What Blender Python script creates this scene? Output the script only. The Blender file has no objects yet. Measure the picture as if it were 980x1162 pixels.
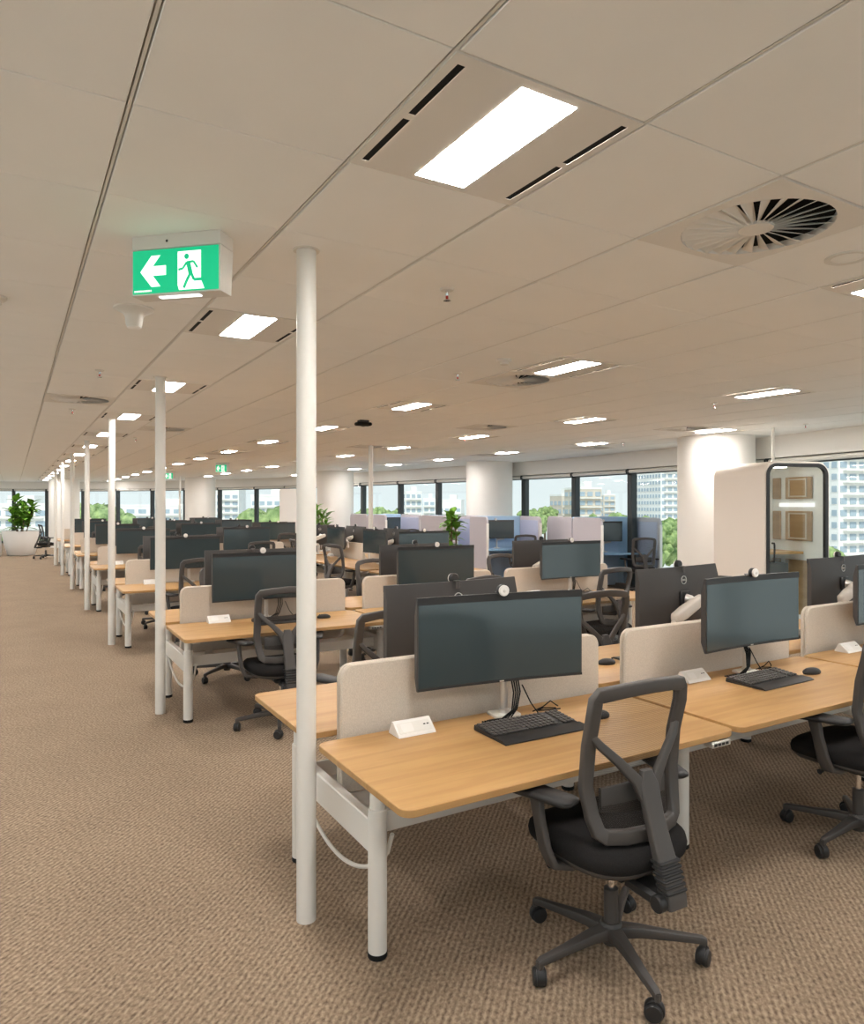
import bpy, bmesh, math, random
from math import sin, cos, pi, radians as R, sqrt, atan2
from mathutils import Vector as V, Matrix as M
random.seed(7)
sc = bpy.context.scene
COL = sc.collection
EYE = 1.66; YAW = R(30.6); CEIL = 2.68

# ------------------------------------------------------------------ materials
def mat(name, col=(.8,.8,.8), rough=.5, metal=0, spec=.5, emit=None, es=0):
    m = bpy.data.materials.new(name); m.use_nodes = True
    b = m.node_tree.nodes['Principled BSDF']
    b.inputs['Base Color'].default_value = (*col,1); b.inputs['Roughness'].default_value = rough
    b.inputs['Metallic'].default_value = metal; b.inputs['Specular IOR Level'].default_value = spec
    if emit:
        b.inputs['Emission Color'].default_value = (*emit,1); b.inputs['Emission Strength'].default_value = es
    return m
def nd(m, t, **kw):
    n = m.node_tree.nodes.new(t)
    for k, v in kw.items(): setattr(n, k, v)
    return n
def lk(m, a, ai, b, bi): m.node_tree.links.new(a.outputs[ai], b.inputs[bi])
def noise_mat(name, c1, c2, scale=(40,40,40), rough=.8, bump=.2, detail=3, nscale=1, dist=.01, spec=.3):
    m = mat(name, c1, rough, spec=spec); b = m.node_tree.nodes['Principled BSDF']
    tc = nd(m,'ShaderNodeTexCoord'); mp = nd(m,'ShaderNodeMapping'); mp.inputs['Scale'].default_value = scale
    n = nd(m,'ShaderNodeTexNoise'); n.inputs['Scale'].default_value = nscale; n.inputs['Detail'].default_value = detail
    r = nd(m,'ShaderNodeValToRGB')
    r.color_ramp.elements[0].position=.35; r.color_ramp.elements[1].position=.65
    r.color_ramp.elements[0].color=(*c1,1); r.color_ramp.elements[1].color=(*c2,1)
    lk(m,tc,'Object',mp,'Vector'); lk(m,mp,0,n,'Vector'); lk(m,n,0,r,0); lk(m,r,0,b,'Base Color')
    if bump:
        bp = nd(m,'ShaderNodeBump'); bp.inputs['Strength'].default_value=bump; bp.inputs['Distance'].default_value=dist
        lk(m,n,0,bp,'Height'); lk(m,bp,0,b,'Normal')
    return m
def wood_mat():
    m = mat('oak_laminate',(.6,.36,.15),.42,spec=.4); b = m.node_tree.nodes['Principled BSDF']
    tc = nd(m,'ShaderNodeTexCoord'); mp = nd(m,'ShaderNodeMapping'); mp.inputs['Scale'].default_value=(1.2,14,3)
    oi = nd(m,'ShaderNodeObjectInfo'); ad = nd(m,'ShaderNodeVectorMath'); ad.operation='ADD'
    sx = nd(m,'ShaderNodeVectorMath'); sx.operation='SCALE'; sx.inputs['Scale'].default_value=3.0
    n1 = nd(m,'ShaderNodeTexNoise'); n1.inputs['Scale'].default_value=1.6; n1.inputs['Detail'].default_value=6; n1.inputs['Distortion'].default_value=.6
    n2 = nd(m,'ShaderNodeTexNoise'); n2.inputs['Scale'].default_value=14; n2.inputs['Detail'].default_value=4
    r = nd(m,'ShaderNodeValToRGB'); e=r.color_ramp.elements
    e[0].position=.28; e[0].color=(.43,.236,.088,1); e[1].position=.62; e[1].color=(.525,.31,.124,1)
    mx = nd(m,'ShaderNodeMix'); mx.data_type='RGBA'; mx.blend_type='MULTIPLY'; mx.inputs['Factor'].default_value=.12
    lk(m,tc,'Object',ad,0); lk(m,oi,'Location',sx,0); lk(m,sx,0,ad,1); lk(m,ad,0,mp,'Vector'); lk(m,mp,0,n1,'Vector'); lk(m,mp,0,n2,'Vector')
    lk(m,n1,0,r,0); lk(m,r,0,mx,6); lk(m,n2,'Color',mx,7); lk(m,mx,2,b,'Base Color')
    return m
def carpet_mat():
    m = mat('carpet',(.3,.23,.18),.95,spec=.1); b = m.node_tree.nodes['Principled BSDF']
    tc = nd(m,'ShaderNodeTexCoord')
    rot = nd(m,'ShaderNodeMapping'); rot.inputs['Rotation'].default_value=(0,0,R(45))
    mp = nd(m,'ShaderNodeMapping'); mp.inputs['Scale'].default_value=(85,52,1)
    n = nd(m,'ShaderNodeTexNoise'); n.inputs['Scale'].default_value=1; n.inputs['Detail'].default_value=2
    w = nd(m,'ShaderNodeTexWave'); w.wave_type='BANDS'; w.bands_direction='X'; w.inputs['Scale'].default_value=13.5
    w.inputs['Distortion'].default_value=1.3; w.inputs['Detail'].default_value=1.5; w.inputs['Detail Scale'].default_value=5
    big = nd(m,'ShaderNodeTexNoise'); big.inputs['Scale'].default_value=2.2; big.inputs['Detail'].default_value=4
    a1 = nd(m,'ShaderNodeMath'); a1.operation='MULTIPLY_ADD'; a1.inputs[1].default_value=.22
    r = nd(m,'ShaderNodeValToRGB'); e=r.color_ramp.elements
    e[0].position=.34; e[0].color=(.165,.115,.077,1); e[1].position=.88; e[1].color=(.47,.355,.247,1)
    mx = nd(m,'ShaderNodeMix'); mx.data_type='RGBA'; mx.blend_type='MULTIPLY'; mx.inputs['Factor'].default_value=.25
    bp = nd(m,'ShaderNodeBump'); bp.inputs['Strength'].default_value=.55; bp.inputs['Distance'].default_value=.006
    lk(m,tc,'Object',rot,'Vector'); lk(m,rot,0,mp,'Vector'); lk(m,mp,0,n,'Vector'); lk(m,rot,0,w,'Vector'); lk(m,rot,0,big,'Vector')
    lk(m,w,'Fac',a1,0); lk(m,n,0,a1,2); lk(m,a1,0,r,0); lk(m,r,0,mx,6); lk(m,big,'Fac',mx,7); lk(m,mx,2,b,'Base Color')
    lk(m,a1,0,bp,'Height'); lk(m,bp,0,b,'Normal')
    return m
def see_through(name, col, alpha, rough=.6, wave=None, glossy=False):
    m = bpy.data.materials.new(name); m.use_nodes=True; nt=m.node_tree; nt.nodes.clear()
    out=nd(m,'ShaderNodeOutputMaterial'); mix=nd(m,'ShaderNodeMixShader'); tr=nd(m,'ShaderNodeBsdfTransparent')
    if glossy:
        g=nd(m,'ShaderNodeBsdfGlossy'); g.inputs['Roughness'].default_value=.02; g.inputs['Color'].default_value=(1,1,1,1)
        lw=nd(m,'ShaderNodeLayerWeight'); pw=nd(m,'ShaderNodeMath'); pw.operation='POWER'; pw.inputs[1].default_value=5
        fr=nd(m,'ShaderNodeMath'); fr.operation='MULTIPLY_ADD'; fr.inputs[1].default_value=.9; fr.inputs[2].default_value=.03
        lk(m,lw,'Facing',pw,0); lk(m,pw,0,fr,0); tr.inputs['Color'].default_value=(*col,1); lk(m,fr,0,mix,0)
    else:
        g=nd(m,'ShaderNodeBsdfDiffuse'); g.inputs['Color'].default_value=(*col,1); mix.inputs[0].default_value=alpha
        if wave:
            tc=nd(m,'ShaderNodeTexCoord'); w=nd(m,'ShaderNodeTexWave'); w.wave_type='BANDS'; w.bands_direction='Z'; w.inputs['Scale'].default_value=wave
            mr=nd(m,'ShaderNodeMapRange'); mr.inputs['To Min'].default_value=alpha-.10; mr.inputs['To Max'].default_value=alpha+.10
            lk(m,tc,'Object',w,'Vector'); lk(m,w,'Fac',mr,0); lk(m,mr,0,mix,0)
    lk(m,tr,0,mix,1); lk(m,g,0,mix,2); lk(m,mix,0,out,0)
    return m
def emit_mat(name, col, s):
    m = bpy.data.materials.new(name); m.use_nodes=True; nt=m.node_tree; nt.nodes.clear()
    out=nd(m,'ShaderNodeOutputMaterial'); e=nd(m,'ShaderNodeEmission'); e.inputs[0].default_value=(*col,1); e.inputs[1].default_value=s
    lk(m,e,0,out,0); return m
WOOD=wood_mat(); CARPET=carpet_mat()
WHITE=mat('white_powder_coat',(.74,.71,.655),.38,spec=.4)
CEILM=noise_mat('ceiling_tile',(.915,.90,.87),(.93,.915,.885),(3,3,3),.9,.0)
TEE=mat('ceiling_grid',(.62,.57,.51),.5)
PAINT=mat('white_wall_paint',(.80,.765,.715),.7,spec=.2)
FABRIC=noise_mat('panel_fabric',(.57,.50,.42),(.66,.585,.495),(260,260,160),.95,.25,2,1,.002,.1)
DARK=mat('charcoal_plastic',(.068,.060,.055),.45,spec=.4)
DARK2=mat('black_plastic',(.022,.021,.021),.45,spec=.4)
SEATF=noise_mat('black_seat_fabric',(.016,.015,.015),(.024,.022,.021),(300,300,300),.95,.15,2,1,.002,.1)
BLACK=mat('matt_black',(.012,.012,.012),.8,spec=.2)
SCREEN=mat('reflection_tinted_screen',(.034,.051,.056),.14,spec=1.0)  # teal base stands in for windows reflected in the screens
HOUSE=mat('monitor_housing',(.060,.055,.052),.5,spec=.3)
SILVER=mat('silver_metal',(.72,.69,.65),.32,.75)
ARMC=mat('pale_arm_cover',(.66,.60,.53),.45)
CHROME=mat('chrome',(.75,.75,.75),.12,1)
MESH=see_through('chair_mesh',(.050,.042,.036),.42,wave=52)
GLASS=see_through('window_glass',(.95,.985,.98),0,glossy=True)
DIFF=emit_mat('lit_diffuser',(1,.965,.935),80.0)
FRAME=mat('dark_window_frame',(.030,.036,.036),.45)
LAV=noise_mat('lavender_felt',(.50,.46,.49),(.55,.51,.54),(80,80,80),.95,.1,2,1,.002,.1)
LAVB=noise_mat('blue_lavender_felt',(.42,.44,.58),(.47,.49,.62),(80,80,80),.95,.1,2,1,.002,.1)
BLUE=noise_mat('blue_felt',(.40,.56,.74),(.45,.61,.78),(80,80,80),.95,.1,2,1,.002,.1)
BLUEP=mat('blue_laminate',(.24,.40,.56),.4)
LEAF=noise_mat('glossy_leaf',(.10,.26,.025),(.22,.42,.06),(6,6,6),.35,.0,2,1)
TREE=noise_mat('hazed_tree_leaves',(.12,.20,.06),(.40,.50,.20),(1.1,1.1,1.1),.9,.5,6,1,.4)  # greens paled, distance haze carried in the colour
BARK=mat('bark',(.16,.10,.06),.9)
SOIL=mat('soil',(.05,.035,.025),.95)
POTM=mat('matt_white_pot',(.80,.77,.73),.6,spec=.2)
GREEN=mat('exit_green',(.0,.42,.20),.4,emit=(.0,.60,.27),es=.55)
SIGNW=mat('exit_white',(.9,.95,.92),.4,emit=(.95,1,.97),es=.75)
BOOTHB=emit_mat('booth_light_bar',(1,.95,.88),1.1)
BOOTH_FILL=emit_mat('booth_fill_glow',(1,.93,.84),9.0)  # glow added to brighten the inside of the booth
STRIP=emit_mat('sign_light_strip',(.95,1,1),2.0)
CONC=noise_mat('pale_render',(.80,.78,.73),(.86,.84,.80),(.3,.3,.3),.9,0)
CONC2=noise_mat('beige_render',(.60,.52,.42),(.66,.58,.48),(.3,.3,.3),.9,0)
WINB=mat('hazed_building_glass',(.36,.44,.50),.25,spec=.6)  # lightened so the colour itself holds the haze
GROUND=noise_mat('distant_ground',(.56,.57,.52),(.66,.64,.60),(.02,.02,.02),.95,0)
ROOFM=mat('grey_roof',(.42,.43,.45),.7)
BOOTHM=mat('booth_shell',(.76,.68,.60),.55)
TIMBER=noise_mat('booth_timber',(.38,.24,.12),(.46,.30,.16),(2,2,12),.5,0)
RED=mat('sprinkler_bulb',(.5,.03,.02),.3)

# ------------------------------------------------------------------ mesh builder
class MB:
    def __init__(s): s.v=[]; s.f=[]
    def add(s, vs, fs, T=None):
        o=len(s.v)
        s.v += [(T@V(p)) if T else V(p) for p in vs]; s.f += [tuple(i+o for i in f) for f in fs]
        return s
    def loft(s, rings, cap0=True, cap1=True, closed=True, T=None):
        n=len(rings[0]); vs=[p for r in rings for p in r]; fs=[]
        for i in range(len(rings)-1):
            for j in range(n if closed else n-1):
                k=(j+1)%n; fs.append((i*n+j,i*n+k,(i+1)*n+k,(i+1)*n+j))
        if cap0: fs.append(tuple(range(n-1,-1,-1)))
        if cap1: fs.append(tuple((len(rings)-1)*n+j for j in range(n)))
        return s.add(vs,fs,T)
    def box(s, c, d, b=0.0, T=None):
        x,y,z=[q/2 for q in d]; b=min(b,x*.9,y*.9,z*.9)
        if b<=0:
            vs=[(c[0]+i*x,c[1]+j*y,c[2]+k*z) for k in(-1,1) for j in(-1,1) for i in(-1,1)]
            return s.add(vs,[(0,2,3,1),(4,5,7,6),(0,1,5,4),(2,6,7,3),(0,4,6,2),(1,3,7,5)],T)
        return s.slab(c,(d[0],d[1]),d[2],b*1.0,b,1,T)
    def slab(s, c, wh, t, r, b, n=4, T=None):          # rounded rectangle in XY, thickness t in Z, edge chamfer b
        rings=[]
        for zz,ins in ((-t/2,b),(-t/2+b,0),(t/2-b,0),(t/2,b)):
            rings.append([(c[0]+p[0],c[1]+p[1],c[2]+zz) for p in rrect(wh[0]-2*ins,wh[1]-2*ins,max(r-ins,.0004),n)])
        return s.loft(rings,T=T)
    def tube(s, path, rad, n=10, T=None, flat=1.0, up=None):
        P=[V(p) for p in path]; m=len(P); rings=[]; 
        t=[(P[min(i+1,m-1)]-P[max(i-1,0)]).normalized() for i in range(m)]
        u=V(up) if up else (V((0,0,1)) if abs(t[0].z)<.9 else V((1,0,0)))
        for i in range(m):
            a=u-t[i]*u.dot(t[i]); 
            if a.length<1e-6: a=V((1,0,0))
            a.normalize(); b=t[i].cross(a); u=a
            r=rad[i] if isinstance(rad,(list,tuple)) else rad
            rings.append([P[i]+a*(cos(2*pi*k/n)*r*flat)+b*(sin(2*pi*k/n)*r) for k in range(n)])
        return s.loft(rings,T=T)
    def lathe(s, prof, n=24, T=None, caps=True):
        return s.loft([[(r*cos(2*pi*k/n),r*sin(2*pi*k/n),z) for k in range(n)] for r,z in prof],caps,caps,T=T)
    def bar(s, p0, p1, w, h, b=.004, up=(0,0,1), w1=None, h1=None, T=None):   # rectangular bar p0->p1
        p0=V(p0);p1=V(p1);t=(p1-p0).normalized();u=V(up);u=(u-t*u.dot(t)).normalized();q=t.cross(u)
        w1=w if w1 is None else w1; h1=h if h1 is None else h1; rings=[]
        for p,ww,hh in((p0,w,h),(p1,w1,h1)):
            rings.append([p+q*a+u*c for a,c in rrect(ww,hh,min(b,ww*.4,hh*.4),2)])
        return s.loft(rings,T=T)
    def sphere(s, c, r, n=12, m=8, T=None, sc_=(1,1,1)):
        pr=[(max(sin(pi*i/m),1e-3),-cos(pi*i/m)) for i in range(m+1)]
        return s.loft([[(c[0]+r*a*cos(2*pi*k/n)*sc_[0],c[1]+r*a*sin(2*pi*k/n)*sc_[1],c[2]+r*z*sc_[2]) for k in range(n)] for a,z in pr],T=T)
    def mesh(s, name, m, ang=38):
        me=bpy.data.meshes.new(name); bm=bmesh.new()
        vs=[bm.verts.new(p) for p in s.v]
        for f in s.f:
            try: bm.faces.new([vs[i] for i in f])
            except ValueError: pass
        bmesh.ops.recalc_face_normals(bm,faces=bm.faces[:])
        for f in bm.faces: f.smooth=True
        for e in bm.edges:
            if len(e.link_faces)==2 and e.calc_face_angle(0)>R(ang): e.smooth=False
        bm.to_mesh(me); bm.free(); me.materials.append(m)
        return me
    def build(s, name, m, parent=None, loc=(0,0,0), rz=0, ang=38):
        o=bpy.data.objects.new(name,s.mesh(name,m,ang)); COL.objects.link(o)
        o.location=loc; o.rotation_euler=(0,0,rz)
        if parent: o.parent=parent
        return o
def rrect(w,h,r,n=4):
    r=max(min(r,w/2-1e-5,h/2-1e-5),1e-5); pts=[]
    for cx,cy,a0 in((w/2-r,h/2-r,0),(-w/2+r,h/2-r,90),(-w/2+r,-h/2+r,180),(w/2-r,-h/2+r,270)):
        for i in range(n+1):
            a=R(a0+90*i/n); pts.append((cx+r*cos(a),cy+r*sin(a)))
    return pts
def tag(o,label=None,cat=None,group=None,kind=None):
    if label: o['label']=label
    if cat: o['category']=cat
    if group: o['group']=group
    if kind: o['kind']=kind
    return o
def empty(name,loc=(0,0,0),rz=0):
    o=bpy.data.objects.new(name,None); COL.objects.link(o); o.location=loc; o.rotation_euler=(0,0,rz); o.empty_display_size=.1
    return o
def copy_tree(o,parent=None):
    c=o.copy(); COL.objects.link(c)
    if parent: c.parent=parent
    for ch in list(KIDS.get(o.name,[])): copy_tree(ch,c)
    return c
KIDS={}
def proto(root):                                     # remember children (and grandchildren) of a finished thing
    def walk(o):
        KIDS[o.name]=[c for c in bpy.data.objects if c.parent==o]
        for c in KIDS[o.name]: walk(c)
    walk(root); return root
# repeats that stand wholly behind other things
UNSEEN=set('''black cable bundle by the monitor arm, far side of first row, beside the aisle
black cable bundle by the monitor arm, far side of first row, second from the aisle
black cable bundle by the monitor arm, far side of first row, third from the aisle
black cable bundle by the monitor arm, far side of second row, beside the aisle
black cable bundle by the monitor arm, far side of second row, second from the aisle
black cable bundle by the monitor arm, far side of second row, third from the aisle
black cable bundle by the monitor arm, near side of first row, third from the aisle
black cable bundle by the monitor arm, near side of second row, second from the aisle
black mesh swivel chair at desk, far side of fifth row, beside the aisle
black mesh swivel chair at desk, far side of fifth row, second from the aisle
black mesh swivel chair at desk, far side of fifth row, third from the aisle
black mesh swivel chair at desk, far side of fourth row, second from the aisle
black mesh swivel chair at desk, far side of seventh row, second from the aisle
black mesh swivel chair at desk, far side of seventh row, third from the aisle
black mesh swivel chair at desk, far side of sixth row, beside the aisle
black mesh swivel chair at desk, far side of sixth row, second from the aisle
black mesh swivel chair at desk, far side of sixth row, third from the aisle
black mesh swivel chair at desk, near side of seventh row, beside the aisle
black mesh swivel chair at desk, near side of seventh row, third from the aisle
black mesh swivel chair at desk, near side of sixth row, third from the aisle
black mesh swivel chair at the white table behind the big plant
black keyboard with palm rest on desk, far side of first row, beside the aisle
black keyboard with palm rest on desk, far side of second row, beside the aisle
black keyboard with palm rest on desk, far side of second row, second from the aisle
black keyboard with palm rest on desk, far side of second row, third from the aisle
black keyboard with palm rest on desk, near side of first row, third from the aisle
black keyboard with palm rest on desk, near side of second row, second from the aisle
black mouse lying on desk, far side of first row, beside the aisle
black mouse lying on desk, far side of first row, third from the aisle
black mouse lying on desk, far side of second row, beside the aisle
black mouse lying on desk, far side of second row, second from the aisle
black mouse lying on desk, far side of second row, third from the aisle
black mouse lying on desk, near side of first row, third from the aisle
black mouse lying on desk, near side of second row, second from the aisle
black mouse lying on desk, near side of second row, third from the aisle
white wedge power box on desk, far side of first row, beside the aisle
white wedge power box on desk, far side of first row, second from the aisle
white wedge power box on desk, far side of first row, third from the aisle
white wedge power box on desk, far side of fourth row, beside the aisle
white wedge power box on desk, far side of fourth row, second from the aisle
white wedge power box on desk, far side of second row, beside the aisle
white wedge power box on desk, far side of second row, second from the aisle
white wedge power box on desk, far side of second row, third from the aisle
white wedge power box on desk, far side of third row, beside the aisle
white wedge power box on desk, near side of fourth row, second from the aisle
white wedge power box on desk, near side of second row, second from the aisle
white wedge power box on desk, nearer place on aisle side of the sideways bench
white wedge power box on desk, nearer place on window side of the sideways bench
white wedge power box on desk, short end of the sideways bench away from the camera
white wedge power box on desk, short end of the sideways bench towards the camera
round white webcam atop the monitor, far side of seventh row, beside the aisle
round white webcam atop the monitor, far side of sixth row, beside the aisle'''.split('\n'))
class Pool:                                          # first use moves the original, later uses copy it
    def __init__(s,maker): s.maker=maker; s.first=None
    def put(s,loc,rz,label,group):
        if label in UNSEEN: return None
        if s.first is None: s.first=proto(s.maker()); o=s.first
        else: o=copy_tree(s.first)
        o.location=loc; o.rotation_euler=(0,0,rz); o['label']=label; o['group']=group
        return o
def RX(a): return M.Rotation(R(a),4,'X')
def RY(a): return M.Rotation(R(a),4,'Y')
def RZ(a): return M.Rotation(R(a),4,'Z')
def TR(*p): return M.Translation(V(p))
def ray(px,d,z=0):                                   # place in the room seen at column px, d metres ahead
    r=(px-490)/804*d
    return V((r*cos(YAW)+d*sin(YAW),-r*sin(YAW)+d*cos(YAW),z))

# ------------------------------------------------------------------ room shell
NODES=[(7.35,.1),(8.2,1.65),(8.85,3.25),(9.35,4.95),(9.75,6.65),(10.05,8.3),(10.27,9.96),(10.42,11.73),(10.40,13.46),(10.2,15.1),(9.95,16.7),(9.7,18.45),(9.4,20.4),(9.15,22.1),(8.9,23.7),(8.6,25.3),(8.0,27.1),(7.1,29.1),(6.1,30.8),(5.05,32.3),(3.86,33.7),(2.6,34.8),(1.24,35.5),(0,35.9),(-1.5,36.1)]
UNSEEN_GLAZING=[(-2.9,33),(-2.9,29),(-2.9,25),(-2.9,21),(-2.9,17),(-2.9,13),(-2.9,9),(-2.9,5),(-2.9,1),(-2.9,-2.6),(-.4,-3.4),(3,-3.4),(6,-1.6)]  # unseen glazed sides, added and set close so daylight fills the room
LOOP=[V((x,y,0)) for x,y in NODES+UNSEEN_GLAZING]
NL=len(LOOP)
def offs(d):
    out=[]
    for i in range(NL):
        a,b,c=LOOP[i-1],LOOP[i],LOOP[(i+1)%NL]
        n=((b-a).normalized()+(c-b).normalized()).normalized(); out.append(b+V((n.y,-n.x,0))*d)
    return out
OUT=offs(.16)
def inside(x,y):
    c=False; j=NL-1
    for i in range(NL):
        a,b=LOOP[i],LOOP[j]
        if (a.y>y)!=(b.y>y) and x<(b.x-a.x)*(y-a.y)/(b.y-a.y)+a.x: c=not c
        j=i
    return c
def poly(name,z,m,ring):
    mb=MB(); mb.add([(p.x,p.y,z) for p in ring],[tuple(range(len(ring)))])
    return tag(mb.build(name,m),kind='structure')
fl=MB(); fo=offs(.2)
fl.loft([[(p.x,p.y,-.3) for p in fo],[(p.x,p.y,0) for p in fo]])
tag(fl.build('floor',CARPET),kind='structure')

# ceiling tiles on an exposed grid, fixtures take their own cells
T0X,T0Y,TS=.256,1.34,.6
def cell(x,y): return (round((x-T0X)/TS-.5),round((y-T0Y)/TS-.5))
def cc(i,j): return (T0X+TS*(i+.5),T0Y+TS*(j+.5))
lights=[]; 
for i in range(-2,5):
    for j in range(-3,15):
        x,y=1.156+2.4*i,1.64+2.4*j
        if inside(x,y) and all(inside(x+a,y+b) for a in(-.5,.5) for b in(-.5,.5)): lights.append((x,y))
vents=[(2.356,1.64),(3.556,4.64),(5.356,7.64),(.556,7.64),(1.756,10.04),(5.356,11.24),(7.756,6.44),(8.956,9.44),(8.356,11.84),(3.556,14.24)]
used={cell(x,y) for x,y in lights+vents}
tiles=MB(); bars=MB()
rx=range(-9,18); ry=range(-11,59)
for i in rx:
    for j in ry:
        if (i,j) in used: continue
        x0,y0=T0X+TS*i,T0Y+TS*j
        if not any(inside(x0+a,y0+b) for a in(0,.3,.6) for b in(0,.3,.6)): continue
        gx,gy,e=.0085,.0022,.002
        a=[(x0+gx,y0+gy),(x0+TS-gx,y0+gy),(x0+TS-gx,y0+TS-gy),(x0+gx,y0+TS-gy)]
        cxm,cym=x0+.3,y0+.3
        def ring(z,k): return [(p[0]-k*(1 if p[0]>cxm else -1),p[1]-k*(1 if p[1]>cym else -1),z) for p in a]
        tiles.loft([ring(CEIL+.02,0),ring(CEIL+e,0),ring(CEIL,e)],cap0=False)
tiles_o=tag(tiles.build('ceiling',CEILM),kind='structure')
for i in rx:
    x=T0X+TS*i
    ys=[T0Y+TS*j for j in ry if inside(x,T0Y+TS*j)]
    if ys: bars.box((x,(ys[0]+ys[-1])/2,CEIL+.0045),(.008,ys[-1]-ys[0]+1.2,.005))
tb=bars.build('trim_1',WHITE); tag(tb,kind='structure')
so=offs(.25); sl=MB(); sl.loft([[(p.x,p.y,CEIL+.025) for p in so],[(p.x,p.y,CEIL+.3) for p in so]])
tag(sl.build('ceiling_slab',TEE),kind='structure')

# perimeter bulkhead above the glazing
HEAD=2.30
bk=MB(); a=LOOP; b=OUT; n=NL; vs=[]; fs=[]
for p,q in zip(a,offs(.24)): vs+= [(p.x,p.y,CEIL+.02),(p.x,p.y,HEAD+.06),(q.x,q.y,HEAD+.06),(q.x,q.y,CEIL+.02)]
for i in range(n):
    k=(i+1)%n
    for e in range(4): fs.append((i*4+e,k*4+e,k*4+(e+1)%4,i*4+(e+1)%4))
bk.add(vs,fs); tag(bk.build('wall_bulkhead',PAINT,ang=20),kind='structure')
for i in range(NL):
    k=(i+1)%NL; p,q=OUT[i],OUT[k]; L=(q-p).length; ang=atan2(q.y-p.y,q.x-p.x)
    w=empty('window_%d'%(i+1),p,ang); tag(w,kind='structure')  # those along the unseen sides are added for their daylight
    f=MB(); f.box((0,0,HEAD/2+.03),(.13,.14,HEAD+.06),.006); f.box((L/2,0,HEAD+.01),(L,.11,.10),.006); f.box((L/2,0,.05),(L,.12,.10),.006)
    f.build('window_frame',FRAME,w)
    g=MB(); g.box((L/2,0,HEAD/2),(L-.02,.012,HEAD-.06)); g.build('pane',GLASS,w)
    if i<24:
        c=MB(); c.lathe([(.001,.05),(.036,.05),(.036,L-.05),(.001,L-.05)],14,T=TR(0,.095,HEAD+.012)@RY(90)); c.build('roller_blind',WHITE,w)
        d=MB(); d.tube([(0,.02,HEAD+.055),(0,.12,HEAD+.06),(0,.15,HEAD+.03),(0,.14,HEAD-.03),(0,.06,HEAD-.05)],.018,8,flat=.7); d.box((0,.05,HEAD),(.05,.10,.11),.01); d.build('blind_bracket',FRAME,w)
cols=[(9.16,7.05),(9.78,13.85),(8.42,20.0),(6.1,27.5),(1.75,31.5)]
for x,y in cols:
    cb=MB(); cb.lathe([(.55,0),(.55,CEIL+.02)],64,caps=False); tag(cb.build('column',PAINT,loc=(x,y,0),ang=60),kind='structure')

# ------------------------------------------------------------------ ceiling fixtures
ORD=['first','second','third','fourth','fifth','sixth','seventh','eighth','ninth','tenth','eleventh','twelfth','thirteenth','fourteenth','fifteenth','sixteenth']
def mk_light():
    t=empty('ceiling_light'); t['category']='ceiling light'
    p=MB(); fw=.594; z=-.002
    # plate with an opening for the diffuser and four slots
    xs=[-fw/2,-.272,-.250,-.086,.086,.250,.272,fw/2]; ys=[-fw/2,-.262,-.022,.004,.262,fw/2]
    holes=set()
    for j in(1,3):
        holes.add((1,j)); holes.add((5,j))
    for j in(1,2,3): holes.add((3,j))
    for i in range(7):
        for j in range(5):
            if (i,j) in holes: continue
            p.add([(xs[i],ys[j],z),(xs[i+1],ys[j],z),(xs[i+1],ys[j+1],z),(xs[i],ys[j+1],z)],[(0,3,2,1)])
    p.loft([[(x,y,-.002) for x,y in rrect(fw,fw,.002,1)],[(x,y,.02) for x,y in rrect(fw,fw,.002,1)]],False,True)
    p.build('housing',PAINT,t)
    d=MB(); d.box((0,0,-.0005),(.176,.53,.0045)); d.build('diffuser',DIFF,t)
    for sx in(-1,1):
        s=MB(); s.box((sx*.261,-.142,.001),(.022,.24,.003)); s.box((sx*.261,.133,.001),(.022,.258,.003)); s.build('air_slot',BLACK,t)
    return t
PL=Pool(mk_light)
xs_l=sorted({round(x,3) for x,y in lights}); ys_l=sorted({round(y,3) for x,y in lights})
for x,y in lights:
    li=xs_l.index(round(x,3))-xs_l.index(1.156); yj=ys_l.index(round(y,3))-ys_l.index(1.64)
    if li<0 or yj<0: side={-1:'over the open aisle',-2:'far over the open aisle side'}.get(li,'behind the viewpoint, line %s'%ORD[li])
    else: side=['in the line of lights above the pole row','in the second line of lights right of the poles','in the third line of lights right of the poles','in the line of lights along the windows'][min(li,3)]
    PL.put((x,y,CEIL),0,'square troffer with bright strip, '+(ORD[yj] if yj>=0 else 'rear '+ORD[-yj])+' '+side,'recessed ceiling lights')
def mk_vent():
    t=empty('air_diffuser'); t['category']='air vent'
    p=MB(); n=48; sq=[]; cr=[]
    for k in range(n):
        a=2*pi*k/n; c,s=cos(a),sin(a); m=.297/max(abs(c),abs(s)); sq.append((c*m,s*m,-.004)); cr.append((.262*c,.262*s,-.004))
    p.loft([[(x,y,.02) for x,y,z in sq],sq,cr,[(x*.985,y*.985,.02) for x,y,z in cr]],False,False); p.build('face_plate',PAINT,t)
    b=MB(); b.lathe([(.001,.021),(.262,.021)],32); b.build('dark_plenum',BLACK,t)
    f=MB()
    for k in range(26):
        T=RZ(360/26*k); f.add([(.058,-.004,-.003),(.258,-.016,-.003),(.258,.022,.013),(.058,.008,.010),(.058,-.004,-.005),(.258,-.016,-.005),(.258,.022,.011),(.058,.008,.008)],[(0,1,2,3),(7,6,5,4),(0,4,5,1),(1,5,6,2),(2,6,7,3),(3,7,4,0)],T)
    f.build('swirl_blades',PAINT,t)
    h=MB(); h.lathe([(.001,-.006),(.06,-.006),(.064,.004),(.001,.004)],24); h.build('hub_disc',PAINT,t)
    return t
PV=Pool(mk_vent)
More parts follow.
